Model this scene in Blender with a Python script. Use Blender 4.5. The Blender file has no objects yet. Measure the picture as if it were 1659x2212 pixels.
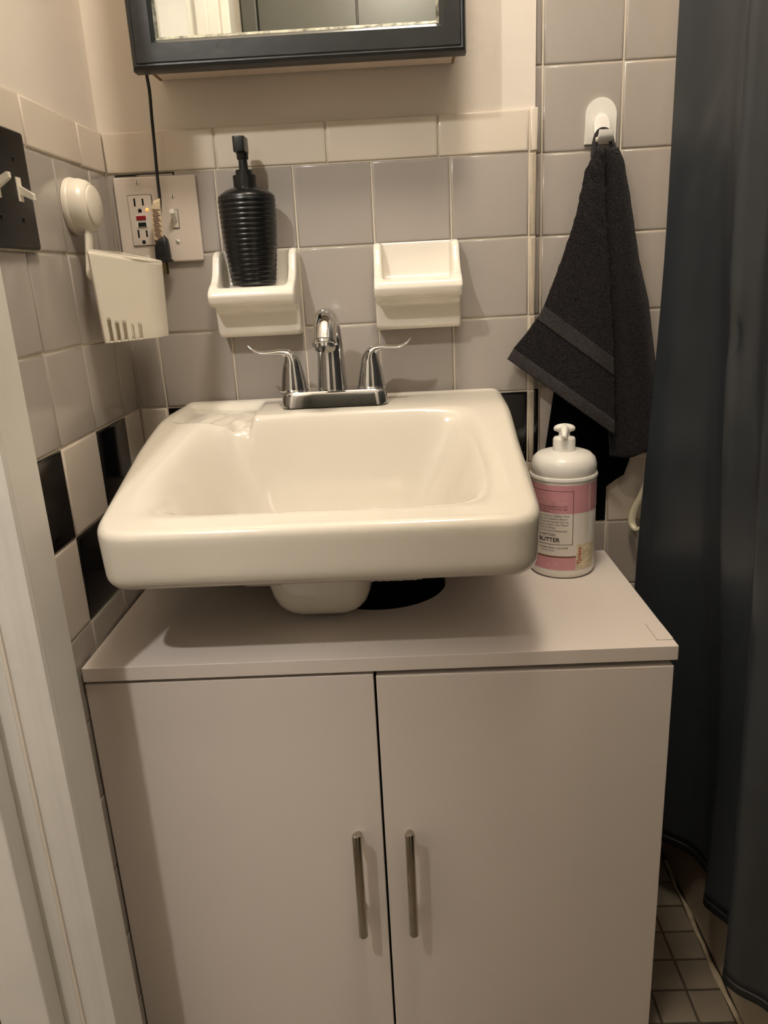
import bpy, bmesh, math, random
from mathutils import Vector, Matrix
random.seed(7)
sc = bpy.context.scene
COL = sc.collection

# ------------------------------------------------------------------ camera, world, lights, exposure
FPX = 1637.58
cam_d = bpy.data.cameras.new('camera')
cam = bpy.data.objects.new('camera', cam_d); COL.objects.link(cam)
def _R(rx, ry, rz):
    return (Matrix.Rotation(rz, 3, 'Z') @ Matrix.Rotation(rx, 3, 'X') @ Matrix.Rotation(ry, 3, 'Y'))
_M = _R(-0.298, 0.0512, 0.0305)                  # looks along +y, x right, z up
_B = Matrix(((1, 0, 0), (0, 0, -1), (0, 1, 0)))  # camera axes to that frame
cam.matrix_world = Matrix.Translation((0.3989, -1.1455, 1.0328)) @ (_M @ _B).to_4x4()
cam_d.sensor_fit = 'VERTICAL'; cam_d.sensor_height = 24.0; cam_d.sensor_width = 18.0
cam_d.lens = FPX / 2212 * 24.0
cam_d.clip_start = 0.01
sc.camera = cam

w = bpy.data.worlds.new('world'); sc.world = w; w.use_nodes = True
w.node_tree.nodes['Background'].inputs[0].default_value = (0.9, 0.8, 0.68, 1)
w.node_tree.nodes['Background'].inputs[1].default_value = 0.02

BATH_LAMP = (0.45, -0.60, 2.12); BATH_W = 28.0
HALL_LAMP = (-0.16, -1.28, 2.02); HALL_W = 33.0
sc.view_settings.view_transform = 'Standard'
sc.view_settings.look = 'None'
sc.view_settings.gamma = 1.0
sc.view_settings.use_curve_mapping = False
sc.view_settings.exposure = 0.18

# ------------------------------------------------------------------ materials
def lin(c):
    return tuple(((v / 255) / 12.92 if v / 255 <= 0.04045 else ((v / 255 + 0.055) / 1.055) ** 2.4) for v in c)
MATS = {}
def M(name, rgb, rough=0.5, metal=0.0, spec=0.5, var=0.05, vscale=18.0, bump=0.0, bscale=150.0, detail=3.0,
      coat=0.0, alpha=1.0, trans=0.0, sheen=0.0, emit=None, rvar=0.0):
    m = bpy.data.materials.new(name); m.use_nodes = True
    nt = m.node_tree; b = nt.nodes['Principled BSDF']
    c = lin(rgb)
    tc = nt.nodes.new('ShaderNodeTexCoord')
    n = nt.nodes.new('ShaderNodeTexNoise'); n.inputs['Scale'].default_value = vscale; n.inputs['Detail'].default_value = detail
    nt.links.new(tc.outputs['Object'], n.inputs['Vector'])
    r = nt.nodes.new('ShaderNodeValToRGB')
    r.color_ramp.elements[0].position = 0.3; r.color_ramp.elements[1].position = 0.7
    r.color_ramp.elements[0].color = tuple(max(0, v * (1 - var)) for v in c) + (1,)
    r.color_ramp.elements[1].color = tuple(min(1, v * (1 + var)) for v in c) + (1,)
    nt.links.new(n.outputs['Fac'], r.inputs['Fac'])
    nt.links.new(r.outputs['Color'], b.inputs['Base Color'])
    b.inputs['Roughness'].default_value = rough
    b.inputs['Metallic'].default_value = metal
    b.inputs['Specular IOR Level'].default_value = spec
    b.inputs['Coat Weight'].default_value = coat
    b.inputs['Alpha'].default_value = alpha
    b.inputs['Coat Roughness'].default_value = 0.08
    b.inputs['Transmission Weight'].default_value = trans
    b.inputs['Sheen Weight'].default_value = sheen
    if rvar:
        mr = nt.nodes.new('ShaderNodeMapRange')
        mr.inputs['To Min'].default_value = max(0.02, rough - rvar); mr.inputs['To Max'].default_value = rough + rvar
        nt.links.new(n.outputs['Fac'], mr.inputs['Value']); nt.links.new(mr.outputs['Result'], b.inputs['Roughness'])
    if bump:
        n2 = nt.nodes.new('ShaderNodeTexNoise'); n2.inputs['Scale'].default_value = bscale; n2.inputs['Detail'].default_value = 4
        nt.links.new(tc.outputs['Object'], n2.inputs['Vector'])
        bp = nt.nodes.new('ShaderNodeBump'); bp.inputs['Strength'].default_value = bump; bp.inputs['Distance'].default_value = 0.002
        nt.links.new(n2.outputs['Fac'], bp.inputs['Height']); nt.links.new(bp.outputs['Normal'], b.inputs['Normal'])
    if emit:
        b.inputs['Emission Color'].default_value = lin(emit[0]) + (1,); b.inputs['Emission Strength'].default_value = emit[1]
    MATS[name] = m
    return m
M('plaster', (226, 216, 203), 0.55, var=0.02, vscale=6, bump=0.35, bscale=45)
M('white_paint', (224, 220, 212), 0.38, var=0.03, vscale=9, bump=0.2, bscale=70)
M('grout', (214, 203, 184), 0.8, var=0.10, vscale=30, bump=0.3, bscale=300)
M('tile_grey', (171, 163, 155), 0.14, var=0.03, vscale=7, bump=0.05, bscale=22, spec=0.5)
M('tile_cap', (222, 210, 194), 0.14, var=0.03, vscale=7, bump=0.05, bscale=22)
M('tile_white', (214, 203, 190), 0.14, var=0.03, vscale=7, bump=0.05, bscale=22)
M('edge_caulk', (184, 172, 153), 0.3, var=0.1, vscale=30)
M('tile_black', (13, 13, 15), 0.10, var=0.1, vscale=7, bump=0.04, bscale=22)
M('porcelain', (220, 213, 199), 0.10, var=0.012, vscale=5, coat=0.4)
M('porcelain_dish', (234, 227, 214), 0.13, var=0.02, vscale=12, coat=0.3)
M('chrome', (205, 205, 205), 0.06, metal=1.0, var=0.02)
M('chrome_mark', (120, 120, 120), 0.4, metal=1.0, var=0.02)
M('steel', (186, 178, 164), 0.20, metal=1.0, var=0.06, vscale=60)
M('laminate', (222, 212, 204), 0.34, var=0.012, vscale=4, bump=0.03, bscale=500)
M('laminate_edge', (214, 203, 200), 0.4, var=0.02)
M('cabinet_inside', (36, 33, 31), 0.9)  # near-black: shade of the unlit cabinet interior put into the colour
M('frame_black', (38, 40, 40), 0.30, var=0.15, vscale=40, bump=0.12, bscale=60)
M('worn_silver', (150, 150, 138), 0.35, metal=0.6, var=0.75, vscale=110, bump=0.4, bscale=260)
M('mirror', (236, 238, 232), 0.015, metal=1.0, var=0.0)
M('box_paint', (222, 205, 190), 0.5, var=0.05, bump=0.2, bscale=60)
M('box_wood', (150, 118, 80), 0.6, var=0.2, vscale=40)
M('plastic_white', (232, 224, 208), 0.28, var=0.015)
M('plastic_bright', (240, 236, 228), 0.25, var=0.01)
M('plate_white', (226, 214, 203), 0.28, var=0.015)
M('plastic_black', (16, 17, 18), 0.32, var=0.15, vscale=30)
M('plate_black', (12, 13, 13), 0.34, spec=0.35, var=0.2, vscale=20)
M('rubber_black', (18, 18, 19), 0.5, var=0.1)
M('slot_dark', (12, 11, 10), 0.9)
M('button_red', (150, 26, 40), 0.35, var=0.06)
M('button_green', (16, 28, 24), 0.35, var=0.06)
M('led_amber', (255, 170, 90), 0.3, emit=((255, 150, 70), 1.5))
M('brass', (150, 140, 110), 0.3, metal=1.0)
M('tag_paper', (212, 192, 160), 0.5, var=0.1, vscale=90)
M('ink_dark', (42, 34, 32), 0.6)
M('ink_brown', (84, 52, 44), 0.6)
M('ink_pale', (222, 176, 172), 0.6)
M('ink_red', (168, 26, 26), 0.6)
M('ink_grey', (150, 140, 128), 0.6)
M('label_pink', (208, 150, 156), 0.32, var=0.03)
M('label_white', (226, 218, 208), 0.30, var=0.02)
M('label_gold', (120, 84, 54), 0.4, var=0.12, vscale=80)
M('sticker_residue', (216, 203, 172), 0.55, var=0.18, vscale=160, bump=0.4, bscale=500)
M('dispenser_black', (14, 14, 15), 0.28, var=0.12, vscale=30, bump=0.12, bscale=240)
M('terry_black', (35, 32, 33), 0.95, spec=0.1, var=0.7, vscale=420, bump=1.0, bscale=520, sheen=0.12)
M('terry_band', (56, 52, 52), 0.85, spec=0.15, var=0.3, vscale=300, bump=0.6, bscale=400, sheen=0.1)
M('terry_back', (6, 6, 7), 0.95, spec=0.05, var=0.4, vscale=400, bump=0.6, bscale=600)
M('satin_black', (45, 50, 56), 0.38, spec=0.75, var=0.12, vscale=9, bump=0.12, bscale=26)
M('hem_black', (20, 22, 25), 0.45, spec=0.5, var=0.1)
M('tub_enamel', (160, 147, 128), 0.25, var=0.05)
M('floor_tile', (118, 108, 94), 0.55, var=0.14, vscale=16, bump=0.25, bscale=220)
M('floor_grout', (70, 62, 52), 0.9, var=0.3, vscale=40)
M('caulk', (158, 145, 122), 0.7, var=0.2, vscale=60, bump=0.6, bscale=120)
M('ceiling_paint', (226, 218, 206), 0.7, var=0.02)
M('dark_door', (84, 84, 78), 0.35, var=0.06, vscale=5)
M('hall_floor', (120, 92, 64), 0.5, var=0.15)
M('lamp_glass', (255, 240, 214), 0.4, emit=((255, 226, 186), 3.0))
M('clear_plastic', (222, 218, 208), 0.15, alpha=0.22, var=0.02)
M('hook_cream', (190, 184, 160), 0.3, var=0.04)

# ------------------------------------------------------------------ mesh helpers
def link(o, parent=None):
    COL.objects.link(o)
    if parent is not None:
        o.parent = parent
    return o
def obj(name, bm, mat, parent=None, smooth=None, loc=None):
    """one bmesh -> one mesh object; smooth = angle in degrees or None"""
    bmesh.ops.recalc_face_normals(bm, faces=bm.faces[:])
    me = bpy.data.meshes.new(name); bm.to_mesh(me); bm.free()
    me.materials.append(MATS[mat] if isinstance(mat, str) else mat)
    if smooth:
        me.polygons.foreach_set('use_smooth', [True] * len(me.polygons))
        me.set_sharp_from_angle(angle=math.radians(smooth))
    o = bpy.data.objects.new(name, me)
    if loc: o.location = loc
    return link(o, parent)
def tag(o, label=None, cat=None, group=None, kind=None):
    if label: o['label'] = label
    if cat: o['category'] = cat
    if group: o['group'] = group
    if kind: o['kind'] = kind
    return o
def thing(name, label, cat, loc=(0, 0, 0), group=None):
    e = bpy.data.objects.new(name, None); e.location = loc; e.empty_display_size = 0.02
    link(e); tag(e, label, cat, group)
    return e
class G:
    """geometry collector in world coordinates, shifted by -origin so that children of an Empty keep their place"""
    def __init__(s, org=(0, 0, 0)): s.bm = bmesh.new(); s.o = Vector(org)
    def v(s, p): return s.bm.verts.new(Vector(p) - s.o)
    def f(s, vs):
        try: return s.bm.faces.new(vs)
        except ValueError: return None
    def box(s, x0, x1, y0, y1, z0, z1, bev=0.0, seg=2):
        vs = [s.v((x, y, z)) for x in (x0, x1) for y in (y0, y1) for z in (z0, z1)]
        fs = [s.f([vs[i] for i in q]) for q in ((0, 1, 3, 2), (4, 6, 7, 5), (0, 4, 5, 1), (2, 3, 7, 6), (0, 2, 6, 4), (1, 5, 7, 3))]
        if bev:
            es = list({e for f in fs for e in f.edges})
            bmesh.ops.bevel(s.bm, geom=es, offset=bev, segments=seg, profile=0.5, affect='EDGES')
        return s
    def prism(s, pts, axis, a0, a1, bev=0.0, seg=2):
        """2D outline extruded along axis: 'x' pts=(y,z), 'y' pts=(x,z), 'z' pts=(x,y)"""
        def P(p, a): return {'x': (a, p[0], p[1]), 'y': (p[0], a, p[1]), 'z': (p[0], p[1], a)}[axis]
        A = [s.v(P(p, a0)) for p in pts]; B = [s.v(P(p, a1)) for p in pts]
        n = len(pts); fs = [s.f(A[::-1]), s.f(B)]
        for i in range(n): fs.append(s.f([A[i], A[(i + 1) % n], B[(i + 1) % n], B[i]]))
        if bev:
            es = list({e for f in fs[:2] for e in f.edges})
            bmesh.ops.bevel(s.bm, geom=es, offset=bev, segments=seg, profile=0.5, affect='EDGES')
        return s
    def rings(s, rs, cap0=True, cap1=True, closed=True):
        R = [[s.v(p) for p in r] for r in rs]
        n = len(R[0])
        for a, b in zip(R[:-1], R[1:]):
            for i in range(n if closed else n - 1): s.f([a[i], a[(i + 1) % n], b[(i + 1) % n], b[i]])
        if cap0: s.f(R[0][::-1])
        if cap1: s.f(R[-1])
        return s
    def lathe(s, prof, c, axis='z', n=40, cap0=True, cap1=True):
        rs = []
        for r, h in prof:
            ring = []
            for i in range(n):
                a = 2 * math.pi * i / n; u, w_ = r * math.cos(a), r * math.sin(a)
                ring.append({'z': (c[0] + u, c[1] + w_, c[2] + h), 'x': (c[0] + h, c[1] + u, c[2] + w_),
                             'y': (c[0] + u, c[1] - h, c[2] + w_)}[axis])
            rs.append(ring)
        return s.rings(rs, cap0, cap1)
    def tube(s, pts, rad, n=16, sub=6, flat=1.0, up=(0, 0, 1), taperflat=None):
        P = crom([Vector(p) for p in pts], sub); Rr = crom1(rad if isinstance(rad, (list, tuple)) else [rad] * len(pts), sub)
        Fl = crom1(taperflat if taperflat else [flat] * len(pts), sub)
        up = Vector(up); rs = []; prev = None
        for i, p in enumerate(P):
            t = (P[min(i + 1, len(P) - 1)] - P[max(i - 1, 0)]).normalized()
            if prev is None:
                a = up - t * up.dot(t)
                if a.length < 1e-3: a = Vector((0, 1, 0)) - t * t.y
                if a.length < 1e-3: a = Vector((1, 0, 0)) - t * t.x
            else: a = prev - t * prev.dot(t)
            a.normalize(); prev = a; b = t.cross(a)
            rs.append([p + (a * math.cos(2 * math.pi * k / n) * Fl[i] + b * math.sin(2 * math.pi * k / n)) * Rr[i] for k in range(n)])
        return s.rings(rs)
    def grid(s, fn, nu, nv):
        V = [[s.v(fn(i / nu, j / nv)) for j in range(nv + 1)] for i in range(nu + 1)]
        for i in range(nu):
            for j in range(nv): s.f([V[i][j], V[i + 1][j], V[i + 1][j + 1], V[i][j + 1]])
        return s
def crom(P, sub):
    if len(P) < 3:
        return [P[0].lerp(P[-1], i / sub) for i in range(sub + 1)]
    out = []
    for i in range(len(P) - 1):
        p0, p1, p2, p3 = P[max(i - 1, 0)], P[i], P[i + 1], P[min(i + 2, len(P) - 1)]
        for k in range(sub):
            t = k / sub
            out.append(0.5 * ((2 * p1) + (p2 - p0) * t + (2 * p0 - 5 * p1 + 4 * p2 - p3) * t * t + (3 * p1 - p0 - 3 * p2 + p3) * t ** 3))
    out.append(P[-1].copy()); return out
def crom1(r, sub): return [v.x for v in crom([Vector((a, 0, 0)) for a in r], sub)]
def poly_at(P, t):
    """point at fraction t of a polyline by arc length"""
    L = [(Vector(b) - Vector(a)).length for a, b in zip(P[:-1], P[1:])]; d = t * sum(L)
    for i, l in enumerate(L):
        if d <= l or i == len(L) - 1: return Vector(P[i]).lerp(Vector(P[i + 1]), min(1, d / l))
        d -= l
def ss(a, b, x):
    t = min(1, max(0, (x - a) / (b - a))); return t * t * (3 - 2 * t)
def round_poly(pts, r, seg=4):
    """round the corners of a closed 2D outline; r a number or one per corner"""
    n = len(pts); out = []
    for i in range(n):
        p0, p, p1 = Vector(pts[i - 1]), Vector(pts[i]), Vector(pts[(i + 1) % n])
        rr = r[i] if isinstance(r, (list, tuple)) else r
        if rr <= 0: out.append(tuple(p)); continue
        a = (p0 - p).normalized(); b = (p1 - p).normalized()
        d = min(rr, (p0 - p).length * 0.49, (p1 - p).length * 0.49)
        A, Bp = p + a * d, p + b * d
        for k in range(seg + 1):
            t = k / seg; out.append(tuple((1 - t) ** 2 * A + 2 * t * (1 - t) * p + t * t * Bp))
    return out
def text_bm(body, size, extr=0.0, bold=False):
    cu = bpy.data.curves.new('t', 'FONT'); cu.body = body; cu.size = size; cu.extrude = extr
    cu.resolution_u = 2
    if bold: cu.offset = size * 0.018
    o = bpy.data.objects.new('t', cu); COL.objects.link(o)
    bpy.context.view_layer.update()
    me = bpy.data.meshes.new_from_object(o.evaluated_get(bpy.context.evaluated_depsgraph_get()))
    bpy.data.objects.remove(o); bpy.data.curves.remove(cu)
    bm = bmesh.new(); bm.from_mesh(me); bpy.data.meshes.remove(me)
    return bm

# ------------------------------------------------------------------ tiles
P_ = 0.1095; Z0 = 1.19; GR = 0.0022
_tc = {}
def tile_mesh(wd, ht, mat, dep=0.006, rd=0.0018):
    key = (round(wd, 4), round(ht, 4), mat, dep, rd)
    if key in _tc: return _tc[key]
    g = G(); x, z = wd / 2, ht / 2
    rs = [[(-x + i, y, -z + i), (x - i, y, -z + i), (x - i, y, z - i), (-x + i, y, z - i)]
          for i, y in ((0, dep), (0, rd), (rd * 0.35, rd * 0.3), (rd, 0.0), (rd * 2.2, -0.0002))]
    g.rings(rs)
    bmesh.ops.recalc_face_normals(g.bm, faces=g.bm.faces[:])
    me = bpy.data.meshes.new('tile'); g.bm.to_mesh(me); g.bm.free(); me.materials.append(MATS[mat])
    me.polygons.foreach_set('use_smooth', [True] * len(me.polygons)); me.set_sharp_from_angle(angle=math.radians(50))
    _tc[key] = me; return me
def wall_tile(wall, a0, a1, z0, z1, mat, face, along='x', name='tile', rot=0.0):
    """a tile between two grout lines on a wall whose glazed face lies at `face`"""
    me = tile_mesh(a1 - a0 - GR, z1 - z0 - GR, mat)
    o = bpy.data.objects.new(name, me)
    c, z = (a0 + a1) / 2, (z0 + z1) / 2
    jit = random.uniform(-0.0003, 0.0003)
    if along == 'x': o.location = (c, face + jit, z)
    else:
        o.location = (face - jit, c, z); o.rotation_euler = (0, 0, math.pi / 2)
    o.rotation_euler.rotate_axis('X', random.uniform(-0.004, 0.004)); o.rotation_euler.rotate_axis('Z', random.uniform(-0.003, 0.003))
    return link(o, wall)

# ------------------------------------------------------------------ room shell
CEIL = 2.4
XW = 0.589          # end of the tiled back wall, bullnose to 0.600
REC = 0.0231        # alcove wall face
JY = -0.475         # near jamb of the doorway in the left wall
DY1 = -1.165
g = G(); g.box(-0.12, 0.5975, 0.0045, 0.16, 0, CEIL)
wall_back = tag(obj('wall_back', g.bm, 'plaster'), 'back wall behind the sink, tiled below and painted above', kind='structure')
g = G(); g.box(0.0, 0.5985, 0.0017, 0.0044, 0.0, Z0 + 0.0525); obj('grout_bed', g.bm, 'grout', wall_back)
g = G(); g.box(0.5976, 1.6, REC + 0.0018, 0.16, 0, CEIL)
wall_alcove = tag(obj('wall_alcove', g.bm, 'grout'), 'recessed tiled wall behind the towel and curtain', kind='structure')
g = G()
g.box(-0.08, -0.0045, JY, 0.0044, 0, CEIL)
g.box(-0.08, -0.0045, -2.6, DY1, 0, CEIL)
g.box(-0.08, -0.0045, DY1, JY, 2.12, CEIL)
wall_left = tag(obj('wall_left', g.bm, 'plaster'), 'left wall with the doorway, tiled below and painted above', kind='structure')
g = G(); g.box(-0.0044, -0.0017, -0.40, 0.0016, 0, Z0 + 0.0525); obj('grout_bed', g.bm, 'grout', wall_left)
def chk(i, r): return 'tile_black' if (i + r) % 2 == 0 else 'tile_white'
rowz = lambda r: Z0 - r * P_
# back wall
xs = [0.0] + [0.0419 + k * P_ for k in range(6)]
for r in range(0, 11):
    z1, z0 = rowz(r), max(rowz(r + 1), 0.0)
    for i in range(6):
        if r in (3, 4): m = chk(i, r) if True else ''
        else: m = 'tile_grey'
        wall_tile(wall_back, xs[i], xs[i + 1], z0, z1, m, 0.0)
    wall_tile(wall_back, XW, 0.600, z0, z1, 'edge_caulk', 0.0, name='edge_tile')
cx = [0.0, 0.0025 + 0.154, 0.0025 + 0.308, 0.0025 + 0.462, XW]
for a, b in zip(cx[:-1], cx[1:]): wall_tile(wall_back, a, b, Z0, Z0 + 0.054, 'tile_cap', -0.001, name='cap_tile')
wall_tile(wall_back, XW, 0.6015, Z0, Z0 + 0.056, 'tile_cap', -0.0015, name='cap_tile')
# broken grout above the outlet plate
g = G(); g.box(0.012, 0.0405, -0.0004, 0.001, 1.1868, 1.1893); g.box(0.0405, 0.094, -0.0003, 0.001, 1.1885, 1.1896); g.box(0.093, 0.0955, -0.0004, 0.001, 1.1835, 1.1895)
obj('grout_crack', g.bm, 'cabinet_inside', wall_back)
# left wall
ys = [0.0] + [-0.0656 - k * P_ for k in range(3)] + [-0.394]
for r in range(0, 11):
    z1, z0 = rowz(r), max(rowz(r + 1), 0.0)
    for i in range(4):
        m = chk(i, r) if r in (3, 4) else 'tile_grey'
        wall_tile(wall_left, ys[i + 1], ys[i], z0, z1, m, 0.0, along='y')
cy = [0.0, -0.0861, -0.2401, -0.394]
for a, b in zip(cy[:-1], cy[1:]): wall_tile(wall_left, b, a, Z0, Z0 + 0.054, 'tile_cap', 0.001, along='y', name='cap_tile')
# alcove wall
xa = [0.5985] + [0.6106 + k * P_ for k in range(3)]
for r in range(-5, 11):
    z1, z0 = rowz(r), max(rowz(r + 1), 0.0)
    for i in range(3):
        m = chk(i + 1, r + 0) if r in (3, 4) else 'tile_grey'
        if r in (3, 4): m = 'tile_black' if (i + r) % 2 == 1 else 'tile_white'
        wall_tile(wall_alcove, xa[i], xa[i + 1], z0, z1, m, REC)
# other walls, ceiling
g = G(); g.box(1.6, 1.7, -1.5, 0.16, 0, CEIL); tag(obj('wall_right', g.bm, 'tile_grey'), 'far wall beyond the bathtub', kind='structure')
g = G(); g.box(-0.0044, 1.7, -1.6, -1.5, 0, CEIL)
wall_front = tag(obj('wall_front', g.bm, 'white_paint'), 'wall behind the camera', kind='structure')
g = G(); g.box(-1.2, -0.0045, -2.7, -2.6, 0, CEIL); tag(obj('wall_hall_front', g.bm, 'white_paint'), 'far hall wall seen in the mirror', kind='structure')
g = G(); g.box(-1.3, -1.2, -2.7, 0.16, 0, CEIL); tag(obj('wall_hall', g.bm, 'white_paint'), 'hall wall beyond the doorway', kind='structure')
g = G(); g.box(-1.2, -0.08, 0.05, 0.16, 0, CEIL); tag(obj('wall_hall_end', g.bm, 'white_paint'), 'hall end wall beyond the doorway', kind='structure')
g = G(); g.box(-1.3, 1.7, -2.7, 0.16, CEIL, CEIL + 0.1); tag(obj('ceiling', g.bm, 'ceiling_paint'), 'painted ceiling', kind='structure')
# dark double door on the wall behind the camera, seen in the mirror
d2 = bpy.data.objects.new('door_2', None); link(d2); tag(d2, 'dark grey double door reflected in the mirror', kind='structure')
for a, b in ((0.045, 0.319), (0.323, 0.60)):
    g = G(); g.box(a, b, -1.5, -1.468, 0.02, 2.05, 0.002); obj('door_leaf', g.bm, 'dark_door', d2)
g = G(); g.box(0.000, 0.042, -1.5, -1.455, 0.0, 2.08, 0.003); obj('door_casing', g.bm, 'dark_door', d2)
g = G(); g.box(0.603, 0.66, -1.5, -1.455, 0.0, 2.08, 0.003); obj('door_casing', g.bm, 'white_paint', d2)
# floor
g = G(); g.box(-1.3, 1.7, -2.7, 0.16, -0.1, -0.003)
floor = tag(obj('floor', g.bm, 'floor_grout'), 'bathroom floor of small square tiles', kind='structure')
FP = 0.0525
fx0, fy0 = 0.838, -0.0065
g2 = G()
fm = None
for i in range(16):
    for j in range(28):
        x1 = fx0 - i * FP; y1 = fy0 - j * FP
        near = i < 6 and j < 14
        if near:
            if fm is None:
                gg = G(); a = FP / 2 - 0.0016
                gg.rings([[(-a + k, -a + k, z), (a - k, -a + k, z), (a - k, a - k, z), (-a + k, a - k, z)] for k, z in ((0, -0.006), (0, -0.0012), (0.0008, -0.0002), (0.002, 0.0))])
                bmesh.ops.recalc_face_normals(gg.bm, faces=gg.bm.faces[:])
                fm = bpy.data.meshes.new('floor_tile'); gg.bm.to_mesh(fm); gg.bm.free(); fm.materials.append(MATS['floor_tile'])
            o = bpy.data.objects.new('floor_tile', fm); o.location = (x1 - FP / 2, y1 - FP / 2, random.uniform(-0.0005, 0.0003))
            o.rotation_euler = (random.uniform(-.006, .006), random.uniform(-.006, .006), random.uniform(-.01, .01)); link(o, floor)
        else:
            g2.box(x1 - FP + 0.0016, x1 - 0.0016, y1 - FP + 0.0016, y1 - 0.0016, -0.006, 0.0)
o = obj('floor_tile_field', g2.bm, 'floor_tile', floor); o['kind'] = 'stuff'
g = G(); g.tube([(0.841 + random.uniform(-.003, .003), -0.01 - 0.03 * k, 0.0) for k in range(24)], [0.0022 + random.uniform(0, .0035) for _ in range(24)], n=8, sub=2, flat=0.5)
obj('caulk_line', g.bm, 'caulk', floor, smooth=60)
# doorway trim
t1 = bpy.data.objects.new('trim_1', None); link(t1); tag(t1, 'white painted door casing beside the vanity', kind='structure')
g = G()
prof = [(-0.0045, -0.393), (0.0225, -0.393), (0.0245, -0.396), (0.0245, -0.454), (0.0270, -0.4565), (0.0285, -0.461), (0.0270, -0.466), (0.0195, -0.4685), (0.015, -0.4705), (0.008, -0.4725), (-0.0045, -0.4725)]
g.prism(prof, 'z', 0, 2.2); obj('casing', g.bm, 'white_paint', t1)
g = G(); g.box(-0.083, -0.0075, JY - 0.001, JY + 0.02, 0, 2.12, 0.0015); obj('jamb', g.bm, 'white_paint', t1)
g = G(); g.prism(round_poly([(-0.026, JY - 0.0012), (-0.026, JY - 0.030), (-0.083, JY - 0.030), (-0.083, JY - 0.0012)], 0.003, 3), 'z', 0, 2.12); obj('door_stop', g.bm, 'white_paint', t1)
t2 = bpy.data.objects.new('trim_2', None); link(t2); tag(t2, 'far door casing of the doorway', kind='structure')
g = G(); g.box(-0.083, -0.005, DY1 - 0.01, DY1 + 0.012, 0, 2.12, 0.0015); obj('jamb', g.bm, 'white_paint', t2)
g = G(); g.box(-0.060, -0.030, DY1 + 0.012, DY1 + 0.026, 0, 2.12, 0.003); obj('door_stop', g.bm, 'white_paint', t2)
g = G(); g.box(-0.0045, 0.018, DY1 - 0.075, DY1 - 0.004, 0, 2.2, 0.003); obj('casing', g.bm, 'white_paint', t2)
g = G(); g.box(-0.083, -0.005, DY1 + 0.0125, JY - 0.0015, 2.10, 2.12); obj('head_jamb', g.bm, 'white_paint', t2)

# ------------------------------------------------------------------ lamps (out of frame)
def lamp(name, label, pos, watts, rad, col, ztop):
    t = thing(name, label, 'lamp', (pos[0], pos[1], ztop))
    org = (pos[0], pos[1], ztop)
    h = ztop - pos[2]
    g = G(org); g.lathe([(0.055, 0), (0.055, -0.02), (0.02, -0.03), (0.012, -max(h - 0.06, 0.035))], org, n=32); obj('canopy', g.bm, 'white_paint', t, 40)
    ld = bpy.data.lights.new(name + '_bulb', 'POINT'); ld.energy = watts; ld.shadow_soft_size = rad; ld.color = col
    lo = bpy.data.objects.new('bulb', ld); lo.location = (0, 0, -h); link(lo, t)
lamp('ceiling_lamp', 'bathroom ceiling lamp above the camera', BATH_LAMP, BATH_W, 0.10, (1.0, 0.895, 0.76), CEIL)
lamp('hall_lamp', 'hall ceiling lamp outside the doorway', HALL_LAMP, HALL_W, 0.025, (1.0, 0.955, 0.905), CEIL)

# ------------------------------------------------------------------ vanity cabinet
ZC = 0.606; CX0, CX1 = 0.004, 0.7065; CF = -0.338
van = thing('vanity_cabinet', 'white two-door under-sink cabinet standing on the floor', 'cabinet', (0.36, -0.16, 0))
vo = (0.36, -0.16, 0)
g = G(vo); ring = []
cxh, cyh, rh = 0.358, -0.110, 0.0945
out = [(0.0035, -0.011), (0.0035, -0.3417), (0.7113, -0.3387), (0.7094, -0.011)]
notch = [(cxh + rh, -0.011)] + [(cxh + rh * math.cos(a), cyh - rh * math.sin(a)) for a in [math.pi * k / 28 for k in range(29)]] + [(cxh - rh, -0.011)]
g.prism(out + notch, 'z', ZC - 0.0185, ZC)
o = obj('top_board', g.bm, 'laminate', van); md = o.modifiers.new('b', 'BEVEL'); md.width = 0.0008; md.segments = 2; md.limit_method = 'ANGLE'
g = G(vo); g.box(CX0, CX0 + 0.015, -0.3205, -0.011, 0, ZC - 0.0187); obj('side_panel', g.bm, 'laminate', van)
g = G(vo); g.box(CX1 - 0.015, CX1, -0.3205, -0.011, 0, ZC - 0.0187); obj('side_panel', g.bm, 'laminate', van)
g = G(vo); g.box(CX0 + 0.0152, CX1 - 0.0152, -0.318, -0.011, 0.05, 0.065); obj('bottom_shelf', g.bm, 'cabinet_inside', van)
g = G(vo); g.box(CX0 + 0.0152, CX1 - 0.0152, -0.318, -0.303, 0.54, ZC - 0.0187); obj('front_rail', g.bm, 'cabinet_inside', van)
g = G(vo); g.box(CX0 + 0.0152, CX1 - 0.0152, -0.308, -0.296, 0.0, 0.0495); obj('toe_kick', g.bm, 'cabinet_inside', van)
g = G(vo); g.box(CX0 + 0.0152, CX1 - 0.0152, -0.0145, -0.0115, 0.066, ZC - 0.0187); obj('back_panel', g.bm, 'cabinet_inside', van)  # dark panel added so the notch shows black, like an unlit interior
for (a, b, hx, zt) in ((CX0 - 0.0015, 0.3515, 0.3204, 0.5825), (0.3545, CX1 + 0.001, 0.3862, 0.5795)):
    g = G(vo); g.box(a, b, CF, CF + 0.0165, 0.004, zt, 0.0009, 2); dr = obj('door', g.bm, 'laminate', van)
    g = G(vo); g.lathe([(0.0028, 0), (0.0052, 0.0004), (0.0058, 0.0014), (0.0058, 0.1576), (0.0052, 0.1586), (0.0028, 0.159)], (hx, CF - 0.028, 0.2175), n=24)
    for z in (0.2405, 0.3545): g.lathe([(0.0045, 0), (0.0045, 0.026)], (hx, CF, z), axis='y', n=16)
    obj('handle', g.bm, 'steel', dr, 40)
    dr.children[0]['label'] = 'brushed steel bar handle'
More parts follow.
